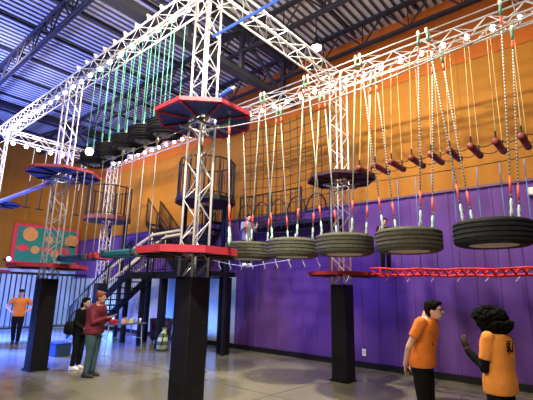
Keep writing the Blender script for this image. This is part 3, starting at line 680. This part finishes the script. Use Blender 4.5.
def person(label, loc, face, height, skin, shirt, pants, shoes, arms, sleeve=0.5, legs=None, lean=0.0, girth=1.0, hem=0.84, head_turn=(0, 0), female=False, sleeve_m=None, group=None, head_off=(0.015, -0.025)):
    fx_, fy_ = face; rz = math.atan2(-fx_, fy_); s = height / 1.75
    r = thing('person', label, 'person', loc, group, rz, s)
    g = girth
    hipw = 0.095
    shw = 0.165 if female else 0.185
    L = legs or {-1: [(-hipw, 0, 0.90), (-0.10, 0.02, 0.49), (-0.10, -0.02, 0.085)], 1: [(hipw, 0, 0.90), (0.10, 0.02, 0.49), (0.10, -0.02, 0.085)]}
    ly = lean
    T = [(0.84, 0.150, 0.105, 0), (0.95, 0.165 if female else 0.158, 0.112, 0), (1.08, 0.135 if female else 0.145, 0.098, ly * .3), (1.22, 0.152, 0.108, ly * .6), (1.33, 0.168, 0.108, ly * .85), (1.41, 0.150, 0.088, ly), (1.46, 0.085, 0.070, ly * 1.05)]
    def torso(mb, infl, z_lo, z_hi):
        rings = []
        zs = [z_lo + (z_hi - z_lo) * k / 10 for k in range(11)]
        for z in zs:
            for a, b in zip(T[:-1], T[1:]):
                if a[0] <= z <= b[0] or b is T[-1] or (z < T[0][0] and a is T[0]):
                    t = min(1, max(0, (z - a[0]) / (b[0] - a[0])))
                    rx, ry, cy = [a[i] + (b[i] - a[i]) * t for i in (1, 2, 3)]; break
            rings.append((z, rx * g + infl, ry * (g * 1.1 - .1) + infl, cy))
        n = 20; vs = []; fs = []
        for z, rx, ry, cy in rings:
            for k in range(n):
                a = 2 * PI * k / n; vs.append((rx * math.copysign(abs(math.cos(a)) ** 0.85, math.cos(a)), cy + ry * math.copysign(abs(math.sin(a)) ** 0.85, math.sin(a)), z))
        m_ = len(rings)
        for i in range(m_ - 1):
            for k in range(n): fs.append((i * n + k, i * n + (k + 1) % n, (i + 1) * n + (k + 1) % n, (i + 1) * n + k))
        fs += [tuple(reversed(range(n))), tuple((m_ - 1) * n + k for k in range(n))]
        mb.add(vs, fs)
    b = MB(); torso(b, -0.006, 0.83, 1.46)
    hc = Vector((head_turn[1], ly * 1.3 + 0.035 + head_off[0], 1.632 + head_off[1])); HR = Matrix.Rotation(head_turn[0], 3, 'Z')
    b.path([(0, ly, 1.42), (0, ly * 1.15 + 0.01, 1.50), hc + Vector((0, -0.01, -0.03))], [0.064, 0.056, 0.055], 12)
    def H(x, y, z): return hc + HR @ Vector((x, y, z))
    b.ell(hc, (0.074, 0.094, 0.112), 18, 12, R=HR)
    b.ell(H(0, 0.030, -0.062), (0.055, 0.058, 0.052), 14, 9, R=HR)
    b.path([H(0, 0.088, 0.015), H(0, 0.106, -0.020), H(0, 0.096, -0.030)], [0.010, 0.016, 0.012], 8)
    b.ell(H(0, 0.080, -0.062), (0.024, 0.012, 0.010), 8, 6, R=HR)
    for sx in (-1, 1): b.ell(H(sx * 0.076, -0.005, -0.012), (0.010, 0.020, 0.032), 8, 6, R=HR)
    for sx in (-1, 1):
        sh, el, wr, hd, pn = arms[sx]
        sh = Vector((sx * shw, ly, 1.405)) if sh is None else Vector(sh)
        b.path([sh, lerp(sh, el, .5), el, lerp(el, wr, .35), wr], [0.052 * g, 0.045 * g, 0.038, 0.038, 0.027], 12)
        b.ell(el, 0.039, 10, 8); b.ell(sh, 0.053 * g, 10, 8); hand(b, wr, hd, pn, 0.95)
        h, k, a = [Vector(p) for p in L[sx]]
        b.path([h, lerp(h, k, .5), k, lerp(k, a, .3), a], [0.086 * g, 0.074 * g, 0.054, 0.056, 0.038], 14); b.ell(k, 0.054, 10, 8)
        b.path([a + Vector((0, -0.05, -0.045)), a + Vector((0, 0.06, -0.05)), a + Vector((0, 0.15, -0.06))], [0.035, 0.036, 0.022], 10)
    remesh(b.build('body', skin, r, True, True))
    # clothes
    c = MB(); torso(c, 0.036, hem, 1.440)
    for sx in (-1, 1):
        sh, el, wr, hd, pn = arms[sx]; sh = Vector((sx * shw, ly, 1.405)) if sh is None else Vector(sh)
        if sleeve <= 1: c.path([sh, lerp(sh, el, sleeve * .6), lerp(sh, el, sleeve * 1.0)], [0.070 * g, 0.067 * g, 0.064 * g], 12)
        else: c.path([sh, lerp(sh, el, .5), el, lerp(el, wr, .5), lerp(el, wr, .97)], [0.068 * g, 0.062 * g, 0.055, 0.052, 0.040], 12); c.ell(el, 0.055, 10, 8)
        c.ell(sh, 0.068 * g, 12, 8)
    sh_o = remesh(c.build('shirt', shirt, r, True, True), 0.011)
    if sleeve_m:
        for sx in (-1, 1):
            c = MB()
            sh, el, wr, hd, pn = arms[sx]; sh = Vector((sx * shw, ly, 1.405)) if sh is None else Vector(sh)
            c.path([lerp(sh, el, .45), el, lerp(el, wr, .5), lerp(el, wr, .97)], [0.053, 0.047, 0.044, 0.034], 12); c.ell(el, 0.047, 10, 8)
            remesh(c.build('undersleeve', sleeve_m, r, True, True), 0.010)
    c = MB(); torso(c, 0.004, 0.835, 1.0)
    for sx in (-1, 1):
        h, k, a = [Vector(p) for p in L[sx]]
        c.path([h + Vector((-0.003 * sx, 0, .04)), lerp(h, k, .5), k, lerp(k, a, .4), a + Vector((0, 0, 0.0))], [0.094 * g, 0.088 * g, 0.072, 0.070, 0.060], 14)
    remesh(c.build('trousers', pants, r, True, True), 0.011)
    for sx in (-1, 1):
        a = Vector(L[sx][2]); c = MB()
        c.path([a + Vector((0, -0.085, -0.042)), a + Vector((0, -0.05, -0.036)), a + Vector((0, 0.05, -0.038)), a + Vector((0, 0.13, -0.052)), a + Vector((0, 0.185, -0.060))],
               [(0.030, 0.028), (0.042, 0.046), (0.046, 0.045), (0.046, 0.031), (0.026, 0.020)], 12)
        c.path([a + Vector((0, -0.01, -0.03)), a + Vector((0, -0.005, 0.03))], 0.047, 12)
        sh_ = remesh(c.build('shoe', shoes, r, True, True), 0.009)
        MB().path([a + Vector((0, -0.09, -0.078)), a + Vector((0, 0, -0.078)), a + Vector((0, 0.19, -0.078))], [(0.036, 0.008), (0.047, 0.008), (0.03, 0.008)], 12).build('sole', shoes, sh_, False, True)
    eye = MB()
    for sx in (-1, 1): eye.ell(H(sx * 0.030, 0.0865, 0.012), (0.013, 0.008, 0.007), 8, 6, R=HR)
    eye.build('eyes', mat('dark eye', (0.02, 0.015, 0.012), 0.3) if 'dark eye' not in bpy.data.materials else bpy.data.materials['dark eye'], r, True, True)
    m_ = MB()
    m_.ell(H(0, 0.0905, -0.062), (0.022, 0.007, 0.005), 8, 6, R=HR)
    m_.build('mouth', mat('lips', (0.40, 0.13, 0.12), 0.5) if 'lips' not in bpy.data.materials else bpy.data.materials['lips'], r, True, True)
    return r, H, HR
def cap_hair(r, H, HR, m, back=0.0, extra=None, name='hair'):
    b = MB(); b.ell(H(0, -0.018, 0.030), (0.086, 0.098, 0.100), 18, 12, R=HR); b.ell(H(0, -0.045, -0.015), (0.078, 0.070, 0.085), 14, 10, R=HR)
    b.ell(H(0, 0.055, 0.088), (0.062, 0.045, 0.030), 12, 8, R=HR)
    for k in range(60):
        a = random.uniform(0, 2 * PI); z = random.uniform(0.0, 1)
        q = H(0.082 * math.cos(a) * math.sqrt(1 - z * z), -0.02 + 0.092 * math.sin(a) * math.sqrt(1 - z * z), 0.035 + 0.094 * z)
        if (HR.transposed() @ (q - H(0, 0, 0))).y < 0.05 or z > .7: b.ell(q, random.uniform(0.012, 0.02), 6, 5)
    if extra: extra(b)
    return remesh(b.build(name, m, r, True, True), 0.009)
SK_A = mat('light skin', (0.62, 0.36, 0.26), 0.55); SK_B = mat('warm pale skin', (0.66, 0.40, 0.30), 0.55); SK_C = mat('dark brown skin', (0.026, 0.014, 0.011), 0.6, spec=0.25)
ORT = mat('bright orange cotton', (0.72, 0.195, 0.022), 0.85, 0, 0.12, 5, 0.3, 14); ORT2 = mat('light orange cotton', (0.85, 0.30, 0.045), 0.85, 0, 0.12, 5, 0.3, 14)
BLKC = mat('black cloth', (0.006, 0.006, 0.008), 0.9, 0, 0.2, 8, 0.3, 14, spec=0.15); MAR = mat('maroon knit', (0.14, 0.012, 0.025), 0.9, 0, 0.2, 10, 0.3, 20)
JEAN = mat('dark teal denim', (0.035, 0.075, 0.095), 0.85, 0, 0.2, 10); BLKH = mat('black hair', (0.003, 0.003, 0.003), 0.8, 0, 0.3, 30, 0.5, 60, spec=0.12)
AUB = mat('auburn hair', (0.20, 0.055, 0.028), 0.6, 0, 0.3, 30); WSHOE = mat('white trainer', (0.85, 0.83, 0.80), 0.6); DSHOE = mat('dark shoe', (0.02, 0.018, 0.02), 0.6)
GREYC = mat('pale grey cloth', (0.22, 0.23, 0.29), 0.85)

# man in orange, arms behind his back
arms = {-1: (None, (-0.245, -0.09, 1.13), (-0.10, -0.165, 0.90), (0.5, -0.1, -0.8), (0, 1, 0)), 1: (None, (0.25, -0.07, 1.12), (0.13, -0.17, 0.88), (-0.4, -0.1, -0.8), (0, 1, 0))}
r, H, HR = person('man in orange tee with hands behind back, facing the curly-haired woman', (-2.06, 5.48, 0), (0.94, 0.05), 1.82, SK_B, ORT, BLKC, DSHOE, arms, 0.62, lean=0.07, girth=1.04, hem=0.875, head_off=(0.05, -0.085))
cap_hair(r, H, HR, BLKH)
g = MB()
for sx in (-1, 1):
    pts = [H(sx * 0.032 + 0.022 * math.cos(a), 0.098, 0.010 + 0.017 * math.sin(a)) for a in [2 * PI * k / 12 for k in range(13)]]; g.path(pts, 0.003, 5)
    g.tube(H(sx * 0.054, 0.096, 0.012), H(sx * 0.080, 0.0, 0.010), 0.003, 5)
g.build('spectacles', BLACKM, r, False, True)
b = MB(); b.box((0.085, 0.158, 1.20), (0.035, 0.018, 0.115)); b.box((0.085, 0.150, 1.27), (0.012, 0.02, 0.04)); b.build('radio_clip', BLACKM, r, False, True)
# woman in orange with big curly hair
arms = {-1: (None, (-0.20, 0.05, 1.10), (-0.17, 0.24, 1.27), (0.05, 0.25, 0.95), (1, 0.2, 0)), 1: (None, (0.21, 0.02, 1.12), (0.20, 0.06, 0.87), (0, 0.15, -1), (-1, 0, 0))}
r, H, HR = person('woman in orange tee with huge black curly hair, one hand raised', (-1.07, 4.93, 0), (-0.93, 0.22), 1.73, SK_C, ORT2, BLKC, DSHOE, arms, 0.72, girth=1.0, hem=0.855, head_off=(0.04, -0.075), female=True, sleeve_m=BLKC)
hb = MB(); cc = H(0, -0.030, 0.035)
hb.ell(cc, (0.145, 0.155, 0.115), 20, 14); hb.ell(cc + Vector((0, -0.07, -0.075)), (0.130, 0.125, 0.10), 16, 10)
for k in range(420):
    a = random.uniform(0, 2 * PI); z = random.uniform(-0.85, 1); q = math.sqrt(1 - z * z)
    p = cc + Vector((0.148 * q * math.cos(a), 0.162 * q * math.sin(a) - (0.05 if z < 0 else 0), 0.120 * z - (0.03 if z < 0 else 0)))
    if p.y - cc.y > 0.115 and z < 0.15: continue
    hb.ell(p, random.uniform(0.012, 0.028), 7, 5)
hb.build('curly_hair', BLKH, r, True, True)
def text_on(parent, body, size, loc, rot, m, name='lettering'):
    cu = bpy.data.curves.new(name, 'FONT'); cu.body = body; cu.size = size; cu.extrude = 0.002; cu.align_x = 'CENTER'; cu.align_y = 'CENTER'; cu.offset = 0.003
    o = bpy.data.objects.new(name, cu); COL.objects.link(o); o.parent = parent; o.location = loc; o.rotation_euler = rot; cu.materials.append(m)
    bpy.context.view_layer.update()
    me = bpy.data.meshes.new_from_object(o.evaluated_get(bpy.context.evaluated_depsgraph_get()))
    q = bpy.data.objects.new(name, me); COL.objects.link(q); q.parent = parent; q.location = loc; q.rotation_euler = rot
    bpy.data.objects.remove(o); return q
text_on(r, 'SU', 0.125, (-0.045, -0.152, 1.315), (PI / 2, 0, 0), BLKC)
text_on(r, '___', 0.06, (-0.045, -0.142, 1.40), (PI / 2, 0, 0), BLKC, 'print_line')
# distant man in orange, hands on hips
arms = {-1: (None, (-0.40, -0.06, 1.17), (-0.215, 0.03, 1.00), (0.6, 0.6, -0.4), (1, 0, 0)), 1: (None, (0.40, -0.06, 1.17), (0.215, 0.03, 1.00), (-0.6, 0.6, -0.4), (-1, 0, 0))}
legs = {-1: [(-0.095, 0, 0.90), (-0.10, 0.10, 0.50), (-0.08, 0.03, 0.085)], 1: [(0.095, 0, 0.90), (0.08, 0.0, 0.49), (0.07, -0.14, 0.10)]}
r, H, HR = person('man in orange tee and black cap, hands on hips, at far left', (-14.95, 5.10, 0), (0.87, -0.42), 1.72, SK_A, ORT, BLKC, DSHOE, arms, 0.6, legs=legs, girth=1.05, hem=0.86)
b = MB(); b.ell(H(0, -0.005, 0.078), (0.086, 0.104, 0.056), 16, 10); b.path([H(0, 0.07, 0.066), H(0, 0.15, 0.060)], [(0.07, 0.012), (0.05, 0.008)], 12)
b.build('cap', BLKC, r, True, True)
# woman in maroon looking at phone
arms = {-1: (None, (-0.23, 0.10, 1.10), (-0.08, 0.34, 1.22), (0.3, 0.9, 0.1), (0.3, 0, 1)), 1: (None, (0.23, 0.10, 1.10), (0.07, 0.34, 1.20), (-0.2, 0.9, 0.15), (-0.3, 0, 1))}
r, H, HR = person('woman in maroon jumper and teal jeans, auburn bun, looking at phone', (-8.63, 4.45, 0), (0.86, 0.50), 1.74, SK_A, MAR, JEAN, DSHOE, arms, 1.5, girth=1.27, hem=0.86, lean=0.03, female=True, head_turn=(0.1, 0))
cap_hair(r, H, HR, AUB, extra=lambda b: b.ell(H(0, -0.075, 0.105), 0.050, 10, 8))
MB().box((0.0, 0.42, 1.245), (0.075, 0.150, 0.010)).build('phone', BLACKM, r, False, True)
# woman in black
arms = {-1: (None, (-0.21, 0.02, 1.10), (-0.13, 0.20, 0.98), (0.3, 0.6, -0.4), (1, 0, 0)), 1: (None, (0.21, 0.04, 1.10), (0.13, 0.22, 0.98), (-0.2, 0.7, -0.4), (-1, 0, 0))}
r, H, HR = person('woman in black jacket with white trainers beside the maroon jumper', (-9.62, 4.62, 0), (0.90, 0.40), 1.59, SK_A, BLKC, BLKC, WSHOE, arms, 1.5, girth=1.02, hem=0.80, lean=0.04, female=True)
cap_hair(r, H, HR, BLKH, extra=lambda b: b.path([H(0, -0.07, 0.0), H(0, -0.085, -0.10), H(0, -0.075, -0.19)], [0.07, 0.075, 0.05], 12))
hb = thing('shoulder_bag', 'slouchy black shoulder bag on the hip of the woman in black', 'bag', (-9.66, 4.36, 0.80))
b = MB(); b.path([(-9.66, 4.38, 0.76), (-9.66, 4.38, 0.79), (-9.66, 4.38, 0.92), (-9.66, 4.39, 1.02), (-9.66, 4.40, 1.04)], [(0.05, 0.14), (0.085, 0.19), (0.08, 0.185), (0.05, 0.15), (0.02, 0.12)], 16); b.build('pouch', BLKC, hb, True)
MB().path([(-9.80, 4.40, 1.0), (-9.70, 4.44, 1.20), (-9.58, 4.47, 1.29), (-9.52, 4.44, 1.18), (-9.52, 4.40, 1.0)], 0.014, 6).build('strap', BLACKM, hb)
# climbers
arms = {-1: (None, (-0.27, 0.05, 1.18), (-0.20, 0.25, 1.24), (0, 0.6, .8), (1, 0, 0)), 1: (None, (0.27, 0.05, 1.18), (0.22, 0.25, 1.30), (0, 0.6, .8), (-1, 0, 0))}
r, H, HR = person('small climber in dark clothes on the red bridge behind a tyre', (-3.62, 7.95, 2.27), (0.62, -0.78), 1.09, SK_A, BLKC, BLKC, DSHOE, arms, 1.5, girth=1.05)
cap_hair(r, H, HR, BLKH)
arms = {-1: (None, (-0.26, 0.08, 1.18), (-0.20, 0.26, 1.30), (0, 0.4, .9), (1, 0, 0)), 1: (None, (0.26, 0.08, 1.18), (0.20, 0.26, 1.30), (0, 0.4, .9), (-1, 0, 0))}
r, H, HR = person('climber in pale grey with white shoes balancing on the wire', (-7.60, 8.0, 2.46), (0.95, -0.30), 1.42, SK_A, GREYC, BLKC, WSHOE, arms, 1.5)
cap_hair(r, H, HR, BLKH)

# ------------------------------------------------------------------ table and small things
tb = thing('folding_table', 'grey folding table with party things beside the stairs', 'table', (-12.0, 7.0, 0))
tb.location = (-11.95, 7.2, 0)
tx, ty = -11.95, 7.00
MB().box((tx, ty, 0.735), (0.74, 1.40, 0.035)).build('top', TABLEM, tb)
for sx in (-1, 1):
    for sy in (-1, 1):
        MB().tube((tx + sx * 0.30, ty + sy * 0.60, 0.0), (tx + sx * 0.30, ty + sy * 0.55, 0.72), 0.018, 8).build('leg', GREYR, tb)
for sy in (-1, 1): MB().tube((tx - 0.30, ty + sy * 0.58, 0.30), (tx + 0.30, ty + sy * 0.58, 0.30), 0.012, 6).build('crossbar', WIRE, tb)
ZTAB = 0.753
hn = thing('harness_heap', 'heap of red harness webbing on the near end of table', 'harness', (tx + 0.1, ty - 0.42, ZTAB))
b = MB()
for k in range(5):
    cx_, cy_ = tx + 0.1 + random.uniform(-0.12, 0.12), ty - 0.45 + random.uniform(-0.12, 0.12); q = random.uniform(0.09, 0.15)
    b.path([(cx_ + q * math.cos(a), cy_ + q * math.sin(a), ZTAB + 0.03 + 0.022 * k) for a in [2 * PI * j / 14 for j in range(14)]], (0.028), 6)
b.build('webbing', REDROPE, hn, True)
MB().box((tx + 0.12, ty - 0.40, ZTAB + 0.115), (0.06, 0.04, 0.03)).build('buckle', WIRE, hn)
cols = [((0.70, 0.45, 0.25), 'tan'), ((0.65, 0.25, 0.20), 'rosy'), ((0.75, 0.70, 0.55), 'cream'), ((0.25, 0.45, 0.20), 'green')]
for i, (c_, n_) in enumerate(cols):
    yy = ty + 0.02 + 0.13 * i; xx = tx + 0.10 - 0.05 * (i % 2)
    q = thing('gift_bag', '%s little gift bag on the table' % n_, 'gift bag', (xx, yy, ZTAB), 'little bags on the table')
    MB().add([(xx + a * s_, yy + b_ * s_, ZTAB + z_) for z_, s_ in ((0, 0.05), (0.12, 0.045)) for a, b_ in ((-1, -1), (1, -1), (1, 1), (-1, 1))],
             [(3, 2, 1, 0), (4, 5, 6, 7), (0, 1, 5, 4), (1, 2, 6, 5), (2, 3, 7, 6), (3, 0, 4, 7)]).build('bag', mat(n_ + ' paper', c_, 0.7), q)
    MB().path([(xx, yy - 0.03, ZTAB + 0.11), (xx, yy - 0.02, ZTAB + 0.16), (xx, yy + 0.02, ZTAB + 0.16), (xx, yy + 0.03, ZTAB + 0.11)], 0.006, 5).build('handle', WHITE, q)
q = thing('paper_cup', 'white paper cup at the far end of the table', 'cup', (tx + 0.15, ty + 0.58, ZTAB))
MB().lathe((tx + 0.15, ty + 0.58, ZTAB), [(0.001, 0.0), (0.032, 0.0), (0.044, 0.13), (0.040, 0.13), (0.030, 0.01)], 16).build('cup', WHITE, q, True)
q = thing('storage_crate', 'dark blue storage crate on the floor behind the woman in black', 'crate', (-11.75, 5.15, 0))
MB().box((-11.75, 5.15, 0.16), (0.45, 0.40, 0.30)).build('box', NAVY, q); MB().box((-11.75, 5.15, 0.325), (0.48, 0.43, 0.03)).build('lid', BLUEM, q)
q = thing('kit_bag', 'pale green patterned kit bag upright on the floor beside central pad', 'bag', (-10.75, 7.72, 0))
camo = rope_mat('pale green camouflage', (0.10, 0.16, 0.08), (0.55, 0.66, 0.40), 1.4)
b = MB(); b.path([(-10.75, 7.72, 0.0), (-10.75, 7.72, 0.03), (-10.74, 7.72, 0.25), (-10.72, 7.74, 0.45), (-10.71, 7.75, 0.55), (-10.70, 7.75, 0.60), (-10.70, 7.75, 0.66)], [0.10, 0.16, 0.165, 0.13, 0.06, 0.055, 0.09], 14); b.build('sack', camo, q, True)
MB().path([(-10.62, 7.66, 0.5), (-10.55, 7.60, 0.35), (-10.6, 7.6, 0.15)], 0.016, 6).build('strap', BLKROPE, q)
q = thing('tub_chair', 'dark maroon tub chair in shade under the mezzanine', 'chair', (-12.55, 8.9, 0))
MB().lathe((-12.55, 8.9, 0.08), [(0.001, 0.0), (0.30, 0.0), (0.34, 0.30), (0.001, 0.34)], 20).build('seat', DKMAR, q, True)
bk = MB(); n = 12
for rr, z_ in ((0.40, 0.08), (0.44, 0.80), (0.33, 0.80), (0.30, 0.08)): pass
vs = []; fs = []
for k in range(n + 1):
    a = PI * 0.15 + PI * 1.0 * k / n
    for rr, z_ in ((0.38, 0.10), (0.43, 0.78), (0.35, 0.78), (0.31, 0.10)): vs.append((-12.55 + rr * math.cos(a), 8.9 + rr * math.sin(a), z_))
for k in range(n):
    for j in range(4): fs.append((k * 4 + j, k * 4 + (j + 1) % 4, (k + 1) * 4 + (j + 1) % 4, (k + 1) * 4 + j))
fs += [(0, 1, 2, 3), (n * 4 + 3, n * 4 + 2, n * 4 + 1, n * 4)]
bk.add(vs, fs); bk.build('backrest', DKMAR, q, True)
for a in (0.8, 2.4, 3.9, 5.5): MB().tube((-12.55 + 0.24 * math.cos(a), 8.9 + 0.24 * math.sin(a), 0), (-12.55 + 0.24 * math.cos(a), 8.9 + 0.24 * math.sin(a), 0.09), 0.02, 6).build('leg', BLACKM, q)
q = thing('wall_socket', 'white socket plate low on the purple wall beside the tower pad', 'socket', (-5.13, 9.79, 0.36))
MB().box((-5.13, 9.785, 0.36), (0.10, 0.02, 0.16)).build('plate', WHITE, q); MB().box((-5.13, 9.773, 0.36), (0.05, 0.008, 0.09)).build('outlet', mat('socket face', (0.5, 0.5, 0.5), 0.4), q)
q = thing('wall_box', 'white electrical box on wall at the right edge under the orange', 'box', (-1.17, 9.75, 3.94))
MB().box((-1.16, 9.74, 3.94), (0.18, 0.10, 0.16)).build('case', WHITE, q); MB().box((-1.16, 9.685, 3.94), (0.15, 0.012, 0.13)).build('cover', mat('box cover', (0.7, 0.7, 0.72), 0.5), q)
